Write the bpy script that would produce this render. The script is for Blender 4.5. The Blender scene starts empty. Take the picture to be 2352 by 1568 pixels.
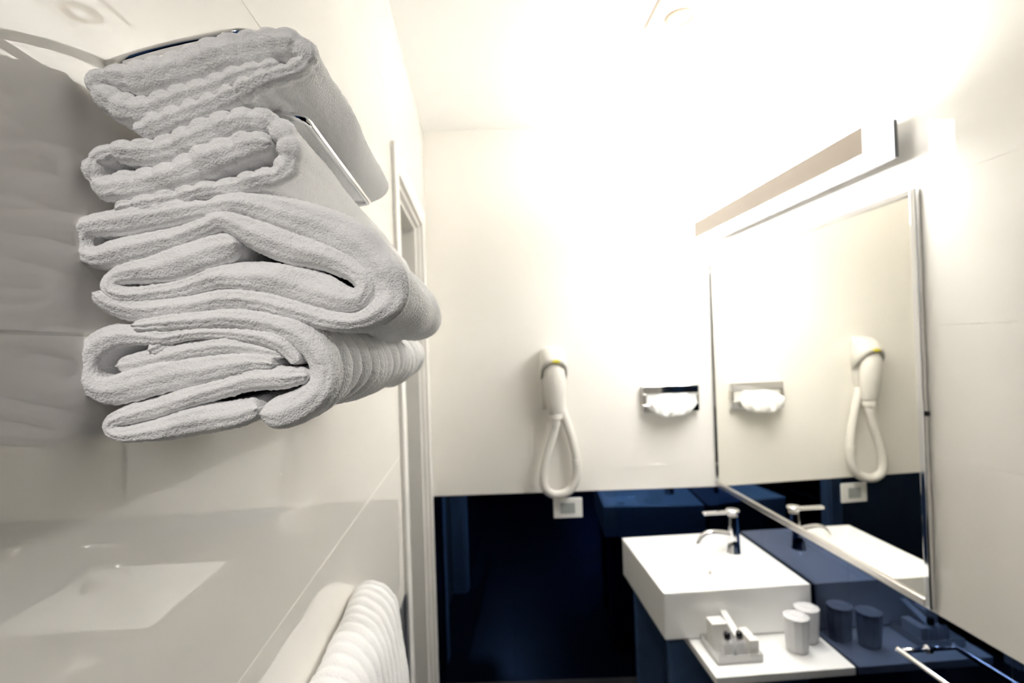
import bpy, bmesh, math, random
import numpy as np
from mathutils import Vector, Matrix
random.seed(7)
S = bpy.context.scene
COL = S.collection
CZ = 1.62                      # camera height above the floor
# ------------------------------------------------------------- camera, light, exposure
f, yaw, pitch, roll = 1200.0, .0645, .0087, -.0332
cy, sy, cp, sp, cr, sr = math.cos(yaw), math.sin(yaw), math.cos(pitch), math.sin(pitch), math.cos(roll), math.sin(roll)
r0 = Vector((cy, -sy, 0)); fw = Vector((sy*cp, cy*cp, sp)); u0 = r0.cross(fw)
rt = r0*cr + u0*sr; up = -r0*sr + u0*cr
cam = bpy.data.cameras.new('camera'); cam_o = bpy.data.objects.new('camera', cam); COL.objects.link(cam_o)
m = Matrix((rt, up, -fw)).transposed().to_4x4(); m.translation = (0, 0, CZ); cam_o.matrix_world = m
cam.sensor_width = 36; cam.lens = 36*f/2352; cam.clip_start = .01
cam.dof.use_dof = True; cam.dof.focus_distance = .39; cam.dof.aperture_fstop = 6.4
S.camera = cam_o
w = bpy.data.worlds.new('world'); S.world = w; w.use_nodes = True
w.node_tree.nodes['Background'].inputs[0].default_value = (0, 0, 0, 1)
LAMP_STRENGTH = 21.0
sd = bpy.data.lights.new('towel_fill_spot', 'SPOT'); sd.energy = 22; sd.color = (1, .95, .90); sd.spot_size = math.radians(38); sd.spot_blend = 1.0; sd.shadow_soft_size = .03  # added fill light, brightens the towel fronts
SPOT = (-.178, -1.0)               # position of the added fill spotlight, behind the camera
S.view_settings.view_transform = 'Standard'; S.view_settings.look = 'None'
S.view_settings.gamma = 1; S.view_settings.use_curve_mapping = False
S.view_settings.exposure = 1.64
S.cycles.max_bounces = 16; S.cycles.diffuse_bounces = 10; S.cycles.glossy_bounces = 8; S.cycles.transmission_bounces = 8
# room, in metres, heights relative to the camera height
R, L, D, A = 1.1403, -.2389, 2.48, -.0584
ZC, ZB, ZF, YB = 1.0614, -.7162, -1.62, -1.25
def far(x): return D + math.tan(A)*(x - R)
# ------------------------------------------------------------- helpers
def tag(o, label=None, cat=None, group=None, kind=None):
    if label: o['label'] = label
    if cat: o['category'] = cat
    if group: o['group'] = group
    if kind: o['kind'] = kind
    return o
def thing(name, label, cat, loc=(0, 0, 0), group=None):
    o = bpy.data.objects.new(name, None); COL.objects.link(o); o.empty_display_size = .02
    o.location = (loc[0], loc[1], loc[2]+CZ)
    return tag(o, label, cat, group)
def link(name, me, mat, parent=None, smooth=True, bevel=0, sub=0, solid=0):
    me.materials.append(mat)
    if smooth: me.shade_smooth()
    o = bpy.data.objects.new(name, me); COL.objects.link(o)
    me.transform(Matrix.Translation((0, 0, CZ)))
    if parent is not None:
        q, off = parent, Vector((0, 0, 0))
        while q is not None: off += q.location; q = q.parent
        me.transform(Matrix.Translation(-off)); o.parent = parent
    if solid:
        d = o.modifiers.new('solid', 'SOLIDIFY'); d.thickness = solid; d.offset = 0
    if bevel:
        b = o.modifiers.new('bevel', 'BEVEL'); b.width = bevel; b.segments = 3; b.limit_method = 'ANGLE'; b.angle_limit = math.radians(40)
        b.harden_normals = True
    if sub:
        s = o.modifiers.new('sub', 'SUBSURF'); s.levels = sub; s.render_levels = sub
    return o
def mesh(v, fc):
    me = bpy.data.meshes.new('mesh'); me.from_pydata([tuple(p) for p in v], [], fc); me.validate(); me.update(); return me
BF = [(0, 3, 2, 1), (4, 5, 6, 7), (0, 1, 5, 4), (1, 2, 6, 5), (2, 3, 7, 6), (3, 0, 4, 7)]
def box_v(x0, x1, y0, y1, z0, z1):
    return [(x0, y0, z0), (x1, y0, z0), (x1, y1, z0), (x0, y1, z0), (x0, y0, z1), (x1, y0, z1), (x1, y1, z1), (x0, y1, z1)]
def box(*a): return mesh(box_v(*a), BF)
def boxes(lst):
    v, fc = [], []
    for b in lst:
        n = len(v); v += box_v(*b); fc += [tuple(i+n for i in q) for q in BF]
    return mesh(v, fc)
def farbox(x0, x1, z0, z1, n0, n1):   # slab on the far wall, n = distance in front of it
    q = []
    for z in (z0, z1):
        q += [(x0, far(x0)-n1, z), (x1, far(x1)-n1, z), (x1, far(x1)-n0, z), (x0, far(x0)-n0, z)]
    return mesh(q, BF)
def loft(rings, caps=True):
    n = len(rings[0]); v = [p for r in rings for p in r]; fc = []
    for i in range(len(rings)-1):
        for j in range(n):
            k = (j+1) % n
            fc.append((i*n+j, i*n+k, (i+1)*n+k, (i+1)*n+j))
    if caps:
        fc.append(tuple(range(n))[::-1]); fc.append(tuple((len(rings)-1)*n+j for j in range(n)))
    me = mesh(v, fc)
    bm = bmesh.new(); bm.from_mesh(me); bmesh.ops.recalc_face_normals(bm, faces=bm.faces); bm.to_mesh(me); bm.free()
    return me
def catmull(pts, n=8):
    P = [Vector(p) for p in pts]; P = [P[0]*2-P[1]] + P + [P[-1]*2-P[-2]]; out = []
    for i in range(1, len(P)-2):
        for k in range(n):
            t = k/n; a, b, c, d = P[i-1:i+3]
            out.append(.5*((2*b)+(c-a)*t+(2*a-5*b+4*c-d)*t*t+(3*b-a-3*c+d)*t**3))
    out.append(P[-2]); return out
def tube(path, rad, n=16):
    path = [Vector(p) for p in path]; rings = []; ref = None
    for i, p in enumerate(path):
        d = (path[min(i+1, len(path)-1)]-path[max(i-1, 0)]).normalized()
        if ref is None: ref = d.orthogonal().normalized()
        ref = (ref - d*ref.dot(d)).normalized(); s = d.cross(ref)
        r = rad(i/(len(path)-1)) if callable(rad) else rad
        rings.append([p + ref*math.cos(2*math.pi*k/n)*r + s*math.sin(2*math.pi*k/n)*r for k in range(n)])
    return loft(rings)
def lathe(cx, cy_, prof, n=28):    # prof: (radius, z)
    return loft([[(cx+r*math.cos(2*math.pi*k/n), cy_+r*math.sin(2*math.pi*k/n), z) for k in range(n)] for r, z in prof])
def fillet(pts, r, n=6):           # polyline with rounded corners
    P = [Vector(p) for p in pts]; out = [P[0]]
    for i in range(1, len(P)-1):
        a = (P[i-1]-P[i]).normalized(); b = (P[i+1]-P[i]).normalized()
        s, e = P[i]+a*r, P[i]+b*r
        for k in range(n+1):
            t = k/n; out.append((1-t)**2*s + 2*t*(1-t)*P[i] + t*t*e)
    out.append(P[-1]); return out
# ------------------------------------------------------------- materials
def mat(name, col, rough=.5, metal=0, ior=1.45, spec=None, **kw):
    mt = bpy.data.materials.new(name); mt.use_nodes = True
    b = mt.node_tree.nodes['Principled BSDF']
    b.inputs['Base Color'].default_value = (*col, 1); b.inputs['Roughness'].default_value = rough
    b.inputs['Metallic'].default_value = metal; b.inputs['IOR'].default_value = ior
    for k, v in kw.items(): b.inputs[k.replace('_', ' ')].default_value = v
    return mt
def noise_bump(mt, scale, strength, dist, detail=2.0, col=None):
    nt = mt.node_tree; b = nt.nodes['Principled BSDF']
    tc = nt.nodes.new('ShaderNodeTexCoord'); n = nt.nodes.new('ShaderNodeTexNoise')
    n.inputs['Scale'].default_value = scale; n.inputs['Detail'].default_value = detail
    nt.links.new(tc.outputs['Object'], n.inputs['Vector'])
    if strength:
        bp = nt.nodes.new('ShaderNodeBump'); bp.inputs['Strength'].default_value = strength; bp.inputs['Distance'].default_value = dist
        nt.links.new(n.outputs['Fac'], bp.inputs['Height']); nt.links.new(bp.outputs['Normal'], b.inputs['Normal'])
    if col:
        r = nt.nodes.new('ShaderNodeValToRGB'); r.color_ramp.elements[0].position = .3; r.color_ramp.elements[1].position = .7
        r.color_ramp.elements[0].color = (*col[0], 1); r.color_ramp.elements[1].color = (*col[1], 1)
        nt.links.new(n.outputs['Fac'], r.inputs['Fac']); nt.links.new(r.outputs['Color'], b.inputs['Base Color'])
    return mt
M = {}
M['tile'] = noise_bump(mat('cream_glazed_tile', (.80, .775, .735), .0, ior=1.6), 3, 0, 0, col=((.865, .843, .80), (.885, .863, .82)))
M['grout'] = mat('pale_grout', (.86, .84, .80), .8)
M['plaster'] = noise_bump(mat('white_plaster', (.89, .88, .855), .7), 60, .05, .002)
M['dark'] = noise_bump(mat('navy_glass_tile', (.004, .034, .118), .012, 1, Coat_Weight=1.0, Coat_IOR=1.22, Coat_Roughness=.01), 4, 0, 0, col=((.003, .031, .110), (.005, .037, .126)))
M['dgrout'] = mat('dark_grout', (.004, .005, .010), .8)
M['floor'] = noise_bump(mat('grey_floor_tile', (.03, .03, .034), .3), 6, .02, .001, col=((.025, .025, .028), (.035, .035, .04)))
M['chrome'] = mat('polished_chrome', (.80, .80, .81), .06, 1)
M['satin'] = mat('satin_aluminium', (.62, .59, .56), .33, 1)
M['gun'] = mat('dark_grey_metal', (.12, .12, .125), .45)
M['plate'] = mat('taupe_painted_metal', (.56, .49, .43), .4)
M['mirror'] = mat('mirror_glass', (.90, .885, .82), .004, 1)
M['white'] = mat('white_plastic', (.84, .84, .82), .28)
M['ceramic'] = mat('white_ceramic', (.94, .94, .93), .06, ior=1.5)
M['paint'] = mat('cream_painted_wood', (.88, .86, .83), .28)
M['leaf'] = mat('grey_brown_door_leaf', (.16, .155, .13), .3)  # dark grey-brown leaf
M['rubber'] = mat('black_plastic', (.008, .008, .012), .25)
M['yellow'] = mat('yellow_green_badge', (.62, .56, .02), .4)
M['greyglass'] = mat('grey_switch_rocker', (.36, .38, .38), .35)
M['dryer'] = mat('ivory_plastic', (.66, .64, .60), .35)
M['tissue'] = mat('tissue_paper', (.92, .92, .91), .9)
M['laminate'] = noise_bump(mat('dark_blue_laminate', (.055, .10, .20), .22), 30, 0, 0, col=((.052, .095, .19), (.058, .105, .21)))
M['shelf'] = mat('white_shelf_board', (.88, .88, .87), .15)
M['carton'] = mat('white_carton', (.84, .82, .79), .6)
M['acrylic'] = mat('frosted_acrylic', (.93, .93, .92), .15, ior=1.4, Transmission_Weight=.5)
M['wrap'] = mat('hazy_plastic_wrap', (.94, .94, .95), .25, ior=1.25, Transmission_Weight=.35)
M['slot'] = mat('taupe_slot', (.42, .35, .29), .6)
M['spotring'] = mat('warm_white_spot_ring', (.45, .36, .27), .5)
def towel_mat():
    mt = mat('white_terry', (.93, .93, .935), .95, spec=0)
    b = mt.node_tree.nodes['Principled BSDF']; nt = mt.node_tree
    b.inputs['Specular IOR Level'].default_value = .1
    b.inputs['Sheen Weight'].default_value = .15; b.inputs['Sheen Roughness'].default_value = .6
    tc = nt.nodes.new('ShaderNodeTexCoord')
    vo = nt.nodes.new('ShaderNodeTexVoronoi'); vo.inputs['Scale'].default_value = 850
    no = nt.nodes.new('ShaderNodeTexNoise'); no.inputs['Scale'].default_value = 420; no.inputs['Detail'].default_value = 3
    for n in (vo, no): nt.links.new(tc.outputs['Object'], n.inputs['Vector'])
    ad = nt.nodes.new('ShaderNodeMath'); ad.operation = 'MULTIPLY_ADD'; ad.inputs[1].default_value = -.7
    nt.links.new(vo.outputs['Distance'], ad.inputs[0]); nt.links.new(no.outputs['Fac'], ad.inputs[2])
    bp = nt.nodes.new('ShaderNodeBump'); bp.inputs['Strength'].default_value = .55; bp.inputs['Distance'].default_value = .0013
    nt.links.new(ad.outputs[0], bp.inputs['Height']); nt.links.new(bp.outputs['Normal'], b.inputs['Normal'])
    return mt
M['towel'] = towel_mat()
def emit(name, col, s):
    mt = bpy.data.materials.new(name); mt.use_nodes = True; b = mt.node_tree.nodes['Principled BSDF']
    b.inputs['Base Color'].default_value = (.9, .9, .9, 1); b.inputs['Emission Color'].default_value = (*col, 1); b.inputs['Emission Strength'].default_value = s
    return mt
M['glowend'] = emit('lamp_end_cap', (1, .985, .95), 2.0)
M['glow'] = emit('lamp_diffuser', (1, .985, .95), LAMP_STRENGTH)

# ------------------------------------------------------------- the room
def struct(name, me, mt, **kw):
    o = link(name, me, mt, smooth=False, **kw); o['kind'] = 'structure'; return o
T = .008; G = .0009
def tile_me(b, bev=.0008):
    return box(*b)
def tile(parent, b, mt):
    o = link('tile', box(*b), mt, parent, smooth=False, bevel=.0003); o.modifiers['bevel'].segments = 1; return o
TH = .14
struct('floor', box(L-TH-.9, R+TH, YB-TH, D+.4, ZF-.05, ZF), M['floor'])
ceil = struct('ceiling', box(L-TH, R+TH, YB-TH, D+.4, ZC, ZC+.05), M['plaster'])
wk = struct('wall_back', box(L-TH, R+TH, YB-TH, YB, ZF, ZC), M['dgrout'])  # unseen end of the room, navy tiling chosen to deepen the towel shadow
for x0, x1 in ((L, .13), (.13, .64), (.64, R)):
    for z0, z1 in ((ZF, -1.17), (-1.17, ZB), (ZB, -.26), (-.26, .2), (.2, .66), (.66, ZC)):
        o = link('tile', box(x0+G, x1-G, YB-.01, YB+.008, z0+G, z1-G), M['dark'], wk, smooth=False, bevel=.0007); o.modifiers['bevel'].segments = 1
# far wall, a little off square
fv = []
for z in (ZF, ZC): fv += [(L-TH, far(L-TH)+.012, z), (R+.1, far(R+.1)+.012, z), (R+.1, far(R)+.16, z), (L-TH, far(L)+.16, z)]
wf = struct('wall_front', mesh(fv, BF), M['dgrout'])
def ftile(x0, x1, z0, z1, mt):
    o = link('tile', farbox(x0, x1, z0, z1, -.012, 0), mt, wf, smooth=False, bevel=.0003); o.modifiers['bevel'].segments = 1
ftile(L, R, ZB+G, ZC, M['tile'])
for x0, x1 in ((L, .13), (.13, .64), (.64, R)):
    for z0, z1 in ((ZF, -1.17), (-1.17, ZB)): ftile(x0+G*.3, x1-G*.3, z0+G*.3, z1-G*.3, M['dark'])
# right wall
wr = struct('wall_right', box(R+.0007, R+TH, YB, D+.1, ZF, ZC), M['grout'])
ROWS = [ZB, -.312, .0155, .376, .737, ZC]
for y0, y1 in ((YB, .06), (.06, .568), (.568, 2.50)):
    for z0, z1 in zip(ROWS, ROWS[1:]): tile(wr, (R, R+T, y0+G, y1-G, z0+G, z1-G), M['tile'] if y0 > .0 else M['dark'])  # full-height navy near the back is added to darken the towel shadow
for y0, y1 in ((YB, .06), (.06, .568), (.568, 1.077), (1.077, 1.585), (1.585, 2.093), (2.093, 2.50)):
    for z0, z1 in ((ZF, -1.17), (-1.17, ZB)): tile(wr, (R, R+T, y0+G*.3, y1-G*.3, z0+G*.3, z1-G*.3), M['dark'])
# left wall with the door opening
DY0, DY1, DZ = 1.63, 2.335, .548
lw = []
for b in ((L-TH, L-.0007, YB, DY0, ZF, ZC), (L-TH, L-.0007, DY1, 2.62, ZF, ZC), (L-TH, L-.0007, DY0, DY1, DZ, ZC)): lw.append(b)
wl = struct('wall_left', boxes(lw), M['grout'])
for z0, z1 in zip(ROWS, ROWS[1:]):
    for y0, y1 in ((YB, .2), (.2, DY0-.01)): tile(wl, (L-T, L, y0+G, y1-G, z0+G, z1-G), M['tile'])
    tile(wl, (L-T, L, DY1+.01+G, 2.60, z0+G, z1-G), M['tile'])
tile(wl, (L-T, L, DY0-.01+G, DY1+.01-G, DZ+.01, ZC-G), M['tile'])
for y0, y1 in ((YB, .06), (.06, .568), (.568, 1.077), (1.077, DY0-.01), (DY1+.01, 2.60)):
    for z0, z1 in ((ZF, -1.17), (-1.17, ZB)): tile(wl, (L-T, L, y0+G, y1-G, z0+G, z1-G), M['dark'])
# door 1 in the left wall
d1 = bpy.data.objects.new('door_1', None); COL.objects.link(d1); d1.location = (L, DY0, ZF+CZ); d1['kind'] = 'structure'
CW = .072
link('casing', box(L, L+.012, DY0-CW, DY0, ZF, DZ+CW), M['paint'], d1, bevel=.003)
link('casing', box(L, L+.012, DY1, DY1+CW, ZF, DZ+CW), M['paint'], d1, bevel=.003)
link('casing', box(L, L+.012, DY0, DY1, DZ, DZ+CW), M['paint'], d1, bevel=.003)
link('jamb', box(L-TH, L-.004, DY0-.008, DY0+.012, ZF, DZ), M['paint'], d1, bevel=.002)
link('jamb', box(L-TH, L-.004, DY1-.012, DY1+.008, ZF, DZ), M['paint'], d1, bevel=.002)
link('jamb', box(L-TH, L-.004, DY0+.012, DY1-.012, DZ-.012, DZ+.008), M['paint'], d1, bevel=.002)
link('stop', box(L-TH, L-.022, DY1-.024, DY1-.012, ZF, DZ-.012), M['paint'], d1, bevel=.002)
link('stop', box(L-TH, L-.022, DY0+.012, DY1-.024, DZ-.024, DZ-.012), M['paint'], d1, bevel=.002)
link('leaf', box(L-.12, L-.085, DY0+.014, DY1-.024, ZF+.005, DZ-.026), M['leaf'], d1, bevel=.003)

# ------------------------------------------------------------- mirror
mi = thing('wall_mirror', 'large chrome framed mirror on right wall above dark tiles', 'mirror', (R, 1.87, -.70))
MY0, MY1, MZ0, MZ1, FW, FD = 1.262, 2.474, -.706, .374, .020, .016
link('glass', box(R-.008, R-.002, MY0+.008, MY1-.008, MZ0+.008, MZ1-.008), M['mirror'], mi, smooth=False)
link('frame_rail', box(R-FD, R, MY0, MY0+FW, MZ0, MZ1), M['chrome'], mi, bevel=.004)
link('frame_rail', box(R-FD, R, MY1-.012, MY1, MZ0, MZ1), M['chrome'], mi, bevel=.004)
link('frame_rail', box(R-FD, R, MY0+FW, MY1-.012, MZ1-FW, MZ1), M['chrome'], mi, bevel=.004)
link('frame_rail', box(R-FD, R, MY0+FW, MY1-.012, MZ0, MZ0+FW), M['satin'], mi, bevel=.004)
link('clip', box(R-.013, R-.002, MY0-.005, MY0+.001, -.213, -.201), M['rubber'], mi, bevel=.002)

# ------------------------------------------------------------- lamp over the mirror
la = thing('wall_lamp', 'long glowing wall lamp with flat taupe front plate above the mirror', 'lamp', (R, 1.82, .5))
LY0, LY1, LZ0, LZ1 = 1.29, 2.345, .470, .541
link('front_plate', box(1.012, 1.018, LY0, LY1, LZ0-.003, LZ1), M['plate'], la, smooth=False)
link('diffuser', box(1.0185, 1.092, LY0-.003, LY1-.004, LZ0-.012, LZ1+.012), M['glow'], la, bevel=.004)
link('end_cap', box(1.0185, 1.092, LY0-.006, LY0-.0035, LZ0-.012, LZ1+.012), M['glowend'], la, smooth=False)
link('end_cap', box(1.0185, 1.092, LY1-.0035, LY1-.001, LZ0-.012, LZ1+.012), M['glowend'], la, smooth=False)
link('back_plate', box(1.0925, 1.104, LY0-.008, LY1, LZ0-.015, LZ1+.015), M['gun'], la, bevel=.002)
for y in (1.55, 2.05): link('wall_mount', box(1.104, R, y, y+.05, LZ0+.01, LZ1-.01), M['satin'], la, bevel=.002)

# ------------------------------------------------------------- ceiling fittings
dl = thing('ceiling_spotlight', 'small round recessed spotlight with taupe ring in the white ceiling', 'light', (.70, 1.668, ZC))
link('ring', lathe(.70, 1.668, [(.030, ZC-.001), (.034, ZC-.005), (.050, ZC-.005), (.054, ZC-.001), (.054, ZC+.0)]), M['spotring'], dl)
link('lens', lathe(.70, 1.668, [(.0, ZC-.0045), (.02, ZC-.004), (.029, ZC-.0015), (.029, ZC)]), M['white'], dl)
d2 = thing('ceiling_spotlight', 'added fill spotlight behind the viewpoint, beside the left wall', 'light', (*SPOT, ZC))  # made-up fixture, unseen, carries the fill light for the towels
link('base', lathe(*SPOT, [(.030, ZC), (.030, ZC-.014), (.012, ZC-.018), (.012, ZC-.045), (0, ZC-.045)]), M['white'], d2)
me = lathe(0, 0, [(0, .045), (.034, .042), (.040, .03), (.040, -.045), (.036, -.045), (.035, .02), (0, .024)]); me.transform(Matrix.Translation((*SPOT, ZC-.06)) @ Matrix.Rotation(math.radians(46), 4, 'X'))
link('shade', me, M['white'], d2)
sb = bpy.data.objects.new('fill_light', sd); COL.objects.link(sb); sb.parent = d2; sb.location = (0, .03, -.081); sb.rotation_euler = (math.radians(46), 0, 0)
sl = link('ceiling_slot', box(.594, .605, 1.20, 1.728, ZC-.004, ZC), M['slot'], smooth=False)
tag(sl, 'thin taupe slot strip in the ceiling beside the round spotlight', 'vent')

# ------------------------------------------------------------- hair dryer on the far wall
hy = far(.35)
hd = thing('hair_dryer', 'white wall hair dryer with looping hose and yellow badge on far wall', 'hair dryer', (.35, hy, -.3))
def rr(cx, y1, w_, d_, z, e=2.6, n=28, drop=0):     # superellipse ring from the wall (y1) out to y1-d
    o = []
    for k in range(n):
        t = 2*math.pi*k/n; c, s = math.cos(t), math.sin(t)
        o.append((cx+w_/2*math.copysign(abs(c)**(2/e), c), y1-d_/2+d_/2*math.copysign(abs(s)**(2/e), s), z-drop*min(1, (1+s)*.8)))
    return o
link('holder', loft([rr(.355, hy, .05, .030, -.008), rr(.354, hy, .085, .062, -.014), rr(.353, hy, .106, .090, -.027), rr(.352, hy, .118, .116, -.05), rr(.352, hy, .125, .130, -.068, drop=.03), rr(.352, hy, .126, .132, -.085, drop=.085), rr(.352, hy, .110, .112, -.087, drop=.085)]), M['dryer'], hd)
link('back_shell', loft([rr(.350, hy, .122, .085, -.086), rr(.349, hy, .120, .072, -.12), rr(.346, hy, .112, .055, -.18), rr(.341, hy, .098, .040, -.25), rr(.335, hy, .075, .028, -.312)]), M['dryer'], hd)
def ell(cx, cyy, a, b, z, n=28): return [(cx+a*math.cos(2*math.pi*k/n), cyy+b*math.sin(2*math.pi*k/n), z) for k in range(n)]
link('handset', loft([ell(.350, hy-.080, .018, .02, -.082), ell(.350, hy-.084, .038, .032, -.09), ell(.351, hy-.088, .049, .040, -.12), ell(.352, hy-.088, .0515, .042, -.17), ell(.353, hy-.084, .049, .040, -.23), ell(.354, hy-.078, .044, .036, -.28), ell(.354, hy-.074, .037, .032, -.315), ell(.353, hy-.071, .032, .030, -.328)]), M['dryer'], hd)
hose_pts = [(.353, hy-.070, -.32), (.351, hy-.07, -.375), (.336, hy-.066, -.433), (.306, hy-.062, -.525), (.286, hy-.06, -.617), (.293, hy-.06, -.676), (.327, hy-.058, -.706), (.372, hy-.056, -.709), (.416, hy-.054, -.688), (.446, hy-.054, -.633), (.450, hy-.052, -.561), (.435, hy-.048, -.467), (.409, hy-.04, -.373), (.388, hy-.034, -.31), (.376, hy-.028, -.27)]
ho = link('hose', tube(catmull(hose_pts, 8), .0212, 18), M['dryer'], hd)
link('cuff', tube([(.3535, hy-.071, -.326), (.3525, hy-.0705, -.352)], .0325, 22), M['dryer'], ho, bevel=.003)
link('cuff', tube([(.352, hy-.0702, -.353), (.349, hy-.0695, -.384)], .0250, 22), M['dryer'], ho, bevel=.003)
link('cuff', tube([(.4485, hy-.0525, -.548), (.4505, hy-.0535, -.580)], .0232, 22), M['dryer'], ho, bevel=.003)
link('badge', loft([[(.355+.021*math.cos(t)*s, hy-.1335, -.078+.0075*math.sin(t)*s) for t in [2*math.pi*k/20 for k in range(20)]] for s in (1,)] + [[(.355+.019*math.cos(t), hy-.136, -.078+.006*math.sin(t)) for t in [2*math.pi*k/20 for k in range(20)]]]), M['yellow'], hd, smooth=False)

# ------------------------------------------------------------- switch plate below it
sw = thing('switch_plate', 'square white switch plate with grey rocker below the hair dryer hose', 'switch', (.407, far(.407), -.79))
link('plate', farbox(.337, .477, -.840, -.744, 0, .010), M['white'], sw, bevel=.004)
link('rocker', farbox(.371, .441, -.818, -.766, .0105, .0125), M['greyglass'], sw, bevel=.002)

# ------------------------------------------------------------- tissue dispenser
td = thing('tissue_dispenser', 'chrome tissue dispenser mounted on far wall left of mirror', 'tissue dispenser', (.915, far(.915), -.28))
link('frame', farbox(.780, 1.052, -.2535, -.214, 0, .032), M['chrome'], td, bevel=.003)
link('frame', farbox(.780, 1.052, -.342, -.3045, 0, .032), M['chrome'], td, bevel=.003)
link('frame', farbox(.780, .800, -.3045, -.2535, 0, .032), M['satin'], td, bevel=.003)
link('frame', farbox(1.040, 1.052, -.3045, -.2535, 0, .032), M['satin'], td, bevel=.003)
link('slot_panel', farbox(.800, 1.040, -.3045, -.2535, 0, .027), M['white'], td, smooth=False)
# the tissue that hangs out of it
gv = []; NU, NV = 30, 18
for j in range(NV+1):
    v_ = j/NV
    for i in range(NU+1):
        u = -1+2*i/NU
        x = .922 + u*(.066+.046*min(1, v_*1.6)) - .012*v_
        z = -.256 - .100*v_*(1-.50*abs(u)**4) - .002*math.sin(5*u+3*v_)
        yy = far(.92)-.033-.050*math.sin(math.pi*min(1, v_*.62+.02))*(1-.35*u*u) - .006*math.sin(9*u+5*v_)*v_ - .004*math.sin(17*u-4*v_)
        gv.append((x, yy, z))
gf = [(j*(NU+1)+i, j*(NU+1)+i+1, (j+1)*(NU+1)+i+1, (j+1)*(NU+1)+i) for j in range(NV) for i in range(NU)]
ti = link('tissue', mesh(gv, gf), M['tissue'], solid=.002)
tag(ti, 'white paper tissue hanging out of the chrome dispenser slot', 'tissue')

# ------------------------------------------------------------- washbasin, its stand, tap
ZR, ZBB = -.865, -1.028
BX0, BX1, BY0, BY1 = .606, 1.1345, 1.764, 2.288
def rect(x0, x1, y0, y1, z): return [(x0, y0, z), (x1, y0, z), (x1, y1, z), (x0, y1, z)]
bv = rect(BX0, BX1, BY0, BY1, ZBB)+rect(BX0, BX1, BY0, BY1, ZR)+rect(.632, .944, 1.792, 2.258, ZR)+rect(.650, .846, 1.822, 2.228, ZR-.088)
bf = [(0, 3, 2, 1)]
for k in range(4):
    n = (k+1) % 4
    bf += [(k, n, 4+n, 4+k), (4+k, 4+n, 8+n, 8+k), (8+k, 8+n, 12+n, 12+k)]
bf.append((12, 13, 14, 15))
wb = thing('washbasin', 'square white ceramic washbasin on the right wall below the mirror', 'basin', (.87, 2.02, ZBB))
link('bowl', mesh(bv, bf), M['ceramic'], wb, bevel=.007)
link('overflow', tube([(.884, 2.015, -.918), (.880, 2.015, -.916)], .007, 16), M['satin'], wb)
link('drain', lathe(.745, 1.95, [(0, -.948), (.016, -.948), (.021, -.950), (.022, -.9525)]), M['chrome'], wb)
vs = thing('vanity_stand', 'white shelf board with dark blue side panel under the washbasin', 'shelf', (.9, 1.9, ZF))
link('shelf_board', box(.690, 1.136, 1.560, 2.250, -1.056, -1.031), M['shelf'], vs, bevel=.002)
link('side_panel', box(.632, 1.136, 1.795, 1.825, ZF, -1.058), M['laminate'], vs, bevel=.004)
link('side_panel', box(.632, 1.136, 2.20, 2.23, ZF, -1.058), M['laminate'], vs, bevel=.004)
fx, fy = 1.004, 2.06
fa = thing('faucet', 'chrome mixer tap with flat lever on the washbasin deck', 'faucet', (fx, fy, ZR))
link('body', lathe(fx, fy, [(.0275, ZR), (.0275, ZR+.004), (.0255, ZR+.006), (.0235, ZR+.06), (.0205, ZR+.125), (.019, ZR+.148), (.019, ZR+.150)]), M['chrome'], fa)
link('collar', lathe(fx, fy, [(.017, ZR+.150), (.017, ZR+.160)]), M['satin'], fa)
link('cap', lathe(fx, fy, [(.022, ZR+.160), (.027, ZR+.163), (.027, ZR+.171), (.024, ZR+.175), (0, ZR+.176)]), M['chrome'], fa)
link('lever', box(fx-.125, fx-.022, fy-.014, fy+.010, ZR+.160, ZR+.171), M['chrome'], fa, bevel=.005)
link('spout', tube(catmull([(fx-.015, fy, ZR+.075), (fx-.055, fy, ZR+.083), (fx-.095, fy, ZR+.086), (fx-.125, fy, ZR+.076), (fx-.143, fy, ZR+.052), (fx-.147, fy, ZR+.043)], 6), lambda t: .0125-.003*t, 16), M['chrome'], fa)

# ------------------------------------------------------------- amenities on the shelf
ZS = -1.031
tr = thing('amenity_tray', 'clear low tray with amenities on the white shelf', 'tray', (.80, 1.70, ZS))
link('base', box(.725, .872, 1.618, 1.755, ZS, ZS+.004), M['acrylic'], tr, bevel=.001)
for b in ((.725, .728, 1.618, 1.755), (.869, .872, 1.618, 1.755), (.728, .869, 1.618, 1.621), (.728, .869, 1.752, 1.755)):
    link('rim', box(*b, ZS+.004, ZS+.026), M['acrylic'], tr, bevel=.0008)
def bottle(x, y, label):
    t = thing('shampoo_bottle', label, 'bottle', (x, y, ZS+.0042), 'small toiletry bottles in the tray')
    z0 = ZS+.0042
    link('body', loft([rr(x, y+.0145, .030, .024, z0, 4), rr(x, y+.016, .034, .028, z0+.003, 4), rr(x, y+.016, .034, .028, z0+.045, 4), rr(x, y+.013, .026, .022, z0+.052, 3), rr(x, y+.008, .014, .014, z0+.056, 2)]), M['wrap'], t)
    link('cap', lathe(x, y+.001, [(.0085, z0+.057), (.0105, z0+.060), (.011, z0+.070), (.0095, z0+.078), (.006, z0+.080), (0, z0+.0805)]), M['rubber'], t)
bottle(.7725, 1.652, 'left of two clear bottles with black round caps in the tray')
bottle(.8125, 1.652, 'right of two clear bottles with black round caps in the tray')
o = tag(link('soap_carton', box(.742, .794, 1.694, 1.744, ZS+.0042, ZS+.088), M['carton'], bevel=.002), 'white cube carton standing behind the black capped bottles', 'box')
o = tag(link('flat_carton', box(.838, .8665, 1.632, 1.712, ZS+.0042, ZS+.062), M['carton'], bevel=.0015), 'pale slim carton standing at the right rim of the tray', 'box')
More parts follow.
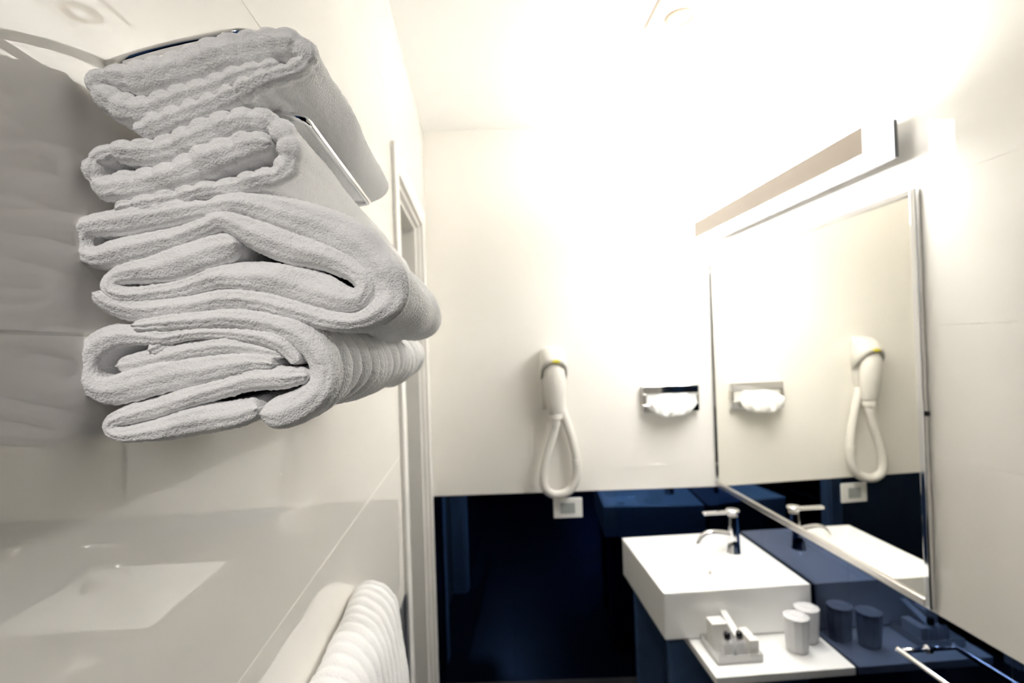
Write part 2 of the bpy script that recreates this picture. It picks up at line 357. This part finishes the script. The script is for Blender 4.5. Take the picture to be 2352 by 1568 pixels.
me = box(-.011, .011, -.062, .062, -.0015, .0015); me.transform(Matrix.Rotation(.30, 4, 'X')); me.transform(Matrix.Translation((.8135, 1.715, ZS+.0785)))
tag(link('white_sachet', me, M['tissue'], bevel=.001), 'narrow white sachet leaning behind the bottles in the tray', 'sachet')
def glass(x, y, label, s=1):
    t = thing('drinking_glass', label, 'glass', (x, y, ZS), 'wrapped glasses on the shelf')
    link('tumbler', lathe(x, y, [(0, ZS+.004), (.027, ZS), (.030, ZS+.002), (.036, ZS+.105*s), (.034, ZS+.105*s), (.0275, ZS+.008), (0, ZS+.008)], 32), M['wrap'], t)
    link('wrapper', lathe(x, y, [(.031, ZS+.0005), (.034, ZS+.01), (.0385, ZS+.085*s), (.040, ZS+.112*s), (.024, ZS+.118*s), (0, ZS+.114*s)], 11), M['wrap'], t, smooth=False)
glass(1.015, 1.668, 'front left of two plastic wrapped glasses on the shelf')
glass(1.082, 1.716, 'rear right of two plastic wrapped glasses, next to the dark wall')

# ------------------------------------------------------------- towel bars
def bar(x, z, y0, y1, wall_x, label, rb=.0075):
    t = thing('towel_bar', label, 'towel bar', (wall_x, (y0+y1)/2, z))
    link('rod', tube([(x, y0, z), (x, y0+.003, z)] + [(x, y1-.003, z), (x, y1, z)], rb, 20), M['chrome'], t)
    for y in (y0+.02, y1-.009):
        link('post', tube([(x, y, z), (wall_x, y, z)], rb*.8, 16), M['chrome'], t)
        link('flange', tube([(wall_x+(.006 if x > wall_x else -.006), y, z), (wall_x, y, z)], .0105, 24), M['chrome'], t)
bar(1.064, -.822, .55, 1.302, R, 'chrome towel bar on the dark tiles of the right wall')
bar(-.203, -.446, .30, .955, L, 'chrome towel bar under the hanging ribbed towel, left wall')

# ------------------------------------------------------------- towel rack (chrome rails on the left wall)
rk = thing('towel_rack', 'chrome wall rack holding the stack of folded white towels', 'rack', (L, .55, .1))
def rail(pts, r, rad=.0032): link('rail', tube(fillet(pts, r), rad, 14), M['chrome'], rk)
rail([(-0.2389, 0.3596, 0.1936), (-0.2126, 0.3656, 0.2072), (-0.1851, 0.3696, 0.2167), (-0.1494, 0.3716, 0.2251), (-0.1494, .70, 0.2251), (L, .70, 0.2101)], .014, .0034)
rail([(-.150, .366, .1665), (-.112, .360, .1585), (-.112, .57, .1585), (L, .57, .1585)], .010, .0030)
rail([(L, .60, -.058), (-.19, .60, -.058), (-.19, .80, -.058), (L, .80, -.058)], .014, .0030)
for y, z in ((.70, 0.2101), (.57, .1585), (.60, -.058), (.80, -.058)):
    link('flange', tube([(L, y, z), (L+.003, y, z)], .0055, 20), M['chrome'], rk)

# ------------------------------------------------------------- towels
# each fold profile: (mm from the wall, mm above camera height, half thickness mm)
T1 = [[(121.3, 180.2, 3.3),(110.8, 178.3, 5.2),(95.0, 173.4, 6.3),(79.3, 168.0, 6.9),(63.8, 162.7, 7.2),(48.3, 157.4, 7.2),(35.5, 153.4, 8.0),(23.4, 156.4, 8.8),(15.0, 162.8, 7.4),(10.7, 169.7, 5.2),(15.3, 174.7, 5.0),(25.4, 174.7, 7.7),(38.6, 174.7, 10.5),(53.9, 178.2, 10.5),(69.5, 183.6, 11.0),(85.1, 189.3, 11.0),(100.8, 192.8, 10.5),(116.5, 194.3, 9.6),(128.3, 194.0, 8.5),(135.3, 189.7, 7.2),(135.6, 183.2, 5.2),(128.6, 177.8, 5.0),(115.9, 173.7, 5.5),(100.1, 167.2, 6.1),(84.3, 160.5, 6.6),(68.7, 154.1, 6.9),(53.2, 148.3, 7.2),(40.3, 142.8, 6.9),(33.6, 138.8, 5.0)]]
T2 = [[(114.7, 130.8, 4.7),(104.3, 131.9, 7.2),(91.2, 129.6, 9.1),(78.2, 124.6, 9.6),(65.1, 118.1, 9.4),(52.2, 112.6, 8.8),(36.9, 109.1, 8.5),(22.2, 106.6, 8.2),(13.1, 105.7, 6.6),(7.7, 111.0, 4.4),(7.7, 119.5, 4.1),(12.1, 125.2, 4.7),(19.7, 128.1, 5.2),(32.3, 126.6, 6.9),(47.5, 129.2, 7.7),(63.0, 134.4, 8.0),(76.0, 140.7, 8.5),(89.1, 145.5, 8.2),(102.1, 147.0, 7.2),(113.0, 144.5, 6.6),(121.2, 137.7, 6.9),(124.5, 127.4, 7.2),(121.6, 117.7, 7.2),(114.7, 111.3, 6.3),(101.0, 107.7, 5.8),(82.8, 104.0, 5.2),(62.1, 100.2, 5.0),(44.2, 96.8, 5.0),(30.1, 93.3, 4.1),(22.2, 90.5, 2.5)]]
T3 = [[(92.1, 69.3, 6.6),(78.6, 66.1, 9.1),(63.6, 61.6, 9.9),(52.3, 58.1, 10.2),(40.5, 55.2, 8.2),(30.4, 53.6, 6.6),(20.7, 51.2, 5.0),(16.1, 46.6, 4.4),(18.0, 41.3, 3.9),(26.0, 38.4, 4.4),(40.1, 39.6, 4.7),(55.5, 42.4, 5.0),(68.3, 46.1, 5.5),(81.3, 49.2, 6.9),(93.9, 49.4, 8.0),(107.1, 48.0, 9.1),(123.5, 43.9, 10.7),(140.4, 38.6, 11.0),(154.5, 33.3, 8.2),(165.1, 33.1, 6.3),(169.6, 40.8, 6.3),(165.6, 49.3, 6.9),(157.3, 54.9, 7.2),(145.5, 59.8, 7.4),(133.8, 63.8, 8.5),(124.1, 66.5, 9.4),(106.3, 73.8, 9.1),(92.5, 80.5, 7.2),(82.2, 83.9, 6.1),(73.6, 80.1, 5.5),(56.3, 74.3, 6.6),(42.2, 71.1, 7.2),(30.8, 68.4, 7.7),(19.3, 65.2, 8.0),(8.0, 63.1, 6.6),(0.1, 66.2, 5.0),(-2.2, 74.1, 4.7),(1.0, 81.6, 5.5),(9.8, 83.6, 6.6),(23.6, 84.7, 7.2),(42.7, 88.0, 7.2),(59.3, 90.7, 6.9),(73.9, 92.6, 6.6),(95.2, 93.9, 7.2),(114.0, 89.3, 8.8),(134.3, 83.0, 10.2),(151.3, 75.7, 11.3),(164.6, 68.1, 11.6),(174.9, 57.3, 11.0),(183.2, 45.1, 10.5),(183.8, 32.6, 9.4),(176.6, 24.1, 7.7),(163.6, 18.5, 5.5),(148.6, 19.7, 5.8),(133.6, 24.0, 5.8),(117.8, 29.2, 6.3),(102.0, 33.7, 5.8),(80.9, 35.4, 5.8),(62.8, 32.4, 6.1),(45.0, 30.5, 6.3),(27.3, 30.0, 6.1),(14.8, 34.3, 5.5),(8.7, 40.2, 3.9)]]
T4 = [[(29.5, 19.9, 2.5),(40.9, 20.6, 3.9),(60.0, 21.9, 5.5),(82.6, 23.3, 5.8),(103.7, 20.3, 6.6),(121.8, 14.6, 7.7),(132.6, 6.8, 8.2),(139.2, -2.9, 8.2),(141.0, -13.7, 8.2),(137.5, -23.5, 8.2),(128.4, -31.2, 8.8),(115.2, -36.3, 9.4),(104.2, -35.8, 7.7)], [(112.1, -6.2, 3.0),(99.1, -5.0, 5.2),(81.8, -6.2, 7.4),(69.4, -7.9, 8.2),(56.6, -9.5, 9.1),(40.0, -12.6, 9.6),(23.5, -16.8, 9.4),(9.7, -18.8, 8.5),(1.1, -13.8, 7.2),(-2.2, -5.3, 6.9),(0.5, 4.0, 7.2),(9.2, 11.6, 7.4),(20.6, 14.9, 6.6),(34.4, 13.4, 4.7),(47.0, 11.9, 3.9),(62.4, 14.1, 3.9),(82.4, 14.5, 4.1),(103.5, 11.2, 5.2),(116.4, 6.0, 5.2),(123.5, -1.8, 4.1),(125.4, -7.2, 2.5)], [(117.5, -0.5, 3.3),(103.3, 2.9, 5.0),(82.1, 6.0, 5.0),(61.3, 4.3, 5.0),(44.2, 0.4, 6.3),(30.2, -2.3, 6.6),(20.9, -3.5, 5.5),(16.8, -3.9, 3.3)], [(36.7, 4.6, 3.6),(43.9, 8.3, 4.1),(49.5, 11.3, 3.6),(52.7, 14.9, 2.2)], [(132.8, -13.9, 3.6),(115.8, -14.9, 6.1),(97.6, -14.8, 6.6),(83.3, -18.5, 5.5),(61.3, -24.5, 5.5),(39.6, -30.5, 5.5),(24.4, -33.9, 5.2),(15.0, -37.4, 3.9),(14.3, -43.1, 3.9),(20.8, -46.0, 4.4),(32.9, -45.0, 5.5),(48.1, -42.5, 7.2),(66.0, -39.0, 8.2),(86.6, -36.2, 7.7),(102.3, -32.6, 6.1)]]
rng = np.random.default_rng(3)
def waves(seed, wl, n=10):
    r = np.random.default_rng(seed); k = r.normal(size=(n, 3)); k /= np.linalg.norm(k, axis=1)[:, None]; k *= 2*np.pi/(wl*r.uniform(.7, 1.5, n))[:, None]
    ph = r.uniform(0, 6.28, n)
    return lambda P: np.sin(P @ k.T + ph).sum(-1)/math.sqrt(n)*.8
def spline(P, ds):
    P = np.array(P, float); P = np.vstack([2*P[0]-P[1], P, 2*P[-1]-P[-2]]); out = []
    for i in range(1, len(P)-2):
        for t in np.linspace(0, 1, 40, endpoint=False):
            a, b, c, d = P[i-1:i+3]; out.append(.5*(2*b+(c-a)*t+(2*a-5*b+4*c-d)*t*t+(3*b-a-3*c+d)*t**3))
    out = np.array(out+[P[-2]]); s = np.r_[0, np.cumsum(np.hypot(*np.diff(out[:, :2], axis=0).T))]
    q = np.linspace(0, s[-1], max(8, int(s[-1]/ds)))
    return np.stack([np.interp(q, s, out[:, k]) for k in range(3)], 1), q
def ribbon(prof, y0, y1, ribS=0, aS=0, aS2=0, ribY=0, aY=0, ds=1.5e-3, dy=3.5e-3, seed=1, skew=0):
    """one folded layer: profile swept across, terry ribs raised on both faces"""
    C, s = spline(np.array(prof)/1000, ds); C[:, 0] += L
    n = len(C); d = np.gradient(C[:, :2], axis=0)
    ker = np.ones(5)/5
    for k in (0, 1): d[:, k] = np.convolve(np.pad(d[:, k], 2, 'edge'), ker, 'valid')
    d /= np.linalg.norm(d, axis=1)[:, None]; N = np.stack([-d[:, 1], d[:, 0]], 1)
    h = np.maximum(C[:, 2], .001)
    e = np.minimum(s, s[-1]-s); hh = h*np.sqrt(np.clip(1-(1-np.clip(e/(h*.9), 0, 1))**2, .02, 1))
    ny = int((y1-y0)/dy); yb = np.linspace(0, 1, ny)
    yy = y0+(y1-y0)*yb
    na = 15; th = np.linspace(-np.pi/2, np.pi/2, na+2)[1:-1]
    # loop: front arc (bottom->top), top face, back arc, bottom face
    a = np.concatenate([np.sin(th), np.ones(ny), -np.sin(th), -np.ones(ny)])
    arcF = np.concatenate([np.cos(th), np.zeros(ny), np.zeros(na), np.zeros(ny)])
    arcB = np.concatenate([np.zeros(na), np.zeros(ny), np.cos(th), np.zeros(ny)])
    ym = np.concatenate([np.full(na, y0), yy, np.full(na, y1), yy[::-1]])
    rF = np.minimum(h, .0065)
    Y = ym[None, :] + rF[:, None]*np.where(ym[None, :] < (y0+y1)/2, 1, -1)*np.exp(-np.minimum(ym-y0, y1-ym)/.01)[None, :] - rF[:, None]*arcF[None, :] + rF[:, None]*arcB[None, :]
    dist = ym-y0
    rib = np.zeros((n, len(a)))
    if aS: rib += (np.abs(np.sin(np.pi*s/ribS))**.55-.75)[:, None]*(aS2+(aS-aS2)*np.exp(-dist/.03))[None, :]
    if aY:
        g = (np.abs(np.sin(np.pi*(dist+.004)/ribY))**.8-.7)*np.clip(dist/.004, 0, 1)
        rib += aY*g[None, :]
    hem = .0009*np.exp(-((dist-.003)/.003)**2) - .0008*np.exp(-((dist-.0095)/.002)**2)
    thF = np.concatenate([th, np.full(ny, 9.), np.full(na, 9.), np.full(ny, 9.)])
    groove = np.where(thF < 5, .00055*np.cos(7*thF), 0.)
    nrm = a[None, :]*(hh[:, None]) + np.sign(a)[None, :]*np.abs(a)[None, :]*(rib + hem[None, :])*np.minimum(1, hh/h)[:, None]
    nrm += np.sign(a)[None, :]*rng.normal(0, .00022, nrm.shape)
    Yo = Y - (arcF*groove)[None, :] - arcF[None, :]*rib*.8 + arcB[None, :]*rib*.8 + rng.normal(0, .00025, nrm.shape)*(arcF+arcB)[None, :]
    P = np.empty((n, len(a), 3))
    P[..., 0] = C[:, 0, None]+N[:, 0, None]*nrm; P[..., 2] = C[:, 1, None]+N[:, 1, None]*nrm; P[..., 1] = Yo
    # soft warps shared by neighbouring layers
    w1, w2, w3, w4 = waves(11, .13), waves(12, .13), waves(13+seed, .028), waves(14, .05)
    Q = P.reshape(-1, 3); g = np.clip((Q[:, 1]-.33)/.08, 0, 1)
    dx, dz, dyy, dz2 = w1(Q), w2(Q), w3(Q*[1, .3, 1]), w4(Q)
    Q = Q.copy(); Q[:, 0] += .0025*g*dx; Q[:, 2] += .003*g*dz + .0004*dz2; Q[:, 1] += .0016*dyy + skew*(Q[:, 0]-L)
    m_ = len(a); fc = []
    i = np.arange(n-1)[:, None]; j = np.arange(m_)[None, :]; k = (j+1) % m_
    quads = np.stack([i*m_+j, i*m_+k, (i+1)*m_+k, (i+1)*m_+j], -1).reshape(-1, 4)
    return Q, quads, m_, n
def towel_mesh(layers):
    V, F, off = [], [], 0
    for Q, q, m_, n in layers:
        V.append(Q); F += (q+off).tolist()
        F.append([off+t for t in range(m_)]); F.append([off+(n-1)*m_+t for t in range(m_)][::-1]); off += len(Q)
    me = mesh(np.vstack(V), F)
    bm = bmesh.new(); bm.from_mesh(me); bmesh.ops.recalc_face_normals(bm, faces=bm.faces); bm.to_mesh(me); bm.free()
    return me
YF = .33
GRP = 'folded towels in the rack'
t = link('folded_towel', towel_mesh([ribbon(T1[0], YF, .615, ribS=.0118, aS=.0026, aS2=.0006, seed=1)]), M['towel'])
tag(t, 'topmost white folded towel with scalloped edges, lying over the upper rack rail', 'towel', GRP)
t = link('folded_towel', towel_mesh([ribbon(T2[0], YF, .86, ribS=.0125, aS=.0026, aS2=.0006, seed=2)]), M['towel'])
tag(t, 'second folded white towel from the top, scalloped edge, hollow folds', 'towel', GRP)
t = link('folded_towel', towel_mesh([ribbon(T3[0], YF, .69, ribY=.0135, aY=.0016, dy=2e-3, seed=3)]), M['towel'])
tag(t, 'thick spiral folded white towel, third from top, bulging furthest right', 'towel', GRP)
t = link('folded_towel', towel_mesh([ribbon(T4[0], YF, .88, ribY=.031, aY=.0052, dy=2.4e-3, seed=4), ribbon(T4[1], YF+.002, .74, seed=5, dy=.008), ribbon(T4[2], YF+.004, .66, seed=6, dy=.01), ribbon(T4[3], YF+.004, .6, seed=7, dy=.01), ribbon(T4[4], YF+.001, .66, ribY=.02, aY=.001, seed=8)]), M['towel'])
tag(t, 'bottom folded white towel with wide ribs and a rumpled inner roll', 'towel', GRP)
# ribbed hand towel over the bar below
hp = [(-.0, 0)]
prof = [(9, -700, 4.5), (9, -600, 4.5), (9, -500, 5), (9, -448, 6), (15, -427, 6.5), (29, -421, 7), (46, -427, 7), (60, -442, 7.5), (71, -468, 7.5), (79, -520, 7.5), (84, -600, 7.5), (88, -720, 7.5), (90, -850, 7.5)]
t = link('hanging_towel', towel_mesh([ribbon(prof, .42, .972, ribY=.027, aY=.0034, dy=2.6e-3, ds=4e-3, seed=9)]), M['towel'])
tag(t, 'white ribbed hand towel hanging over the bar below the towel stack', 'towel')
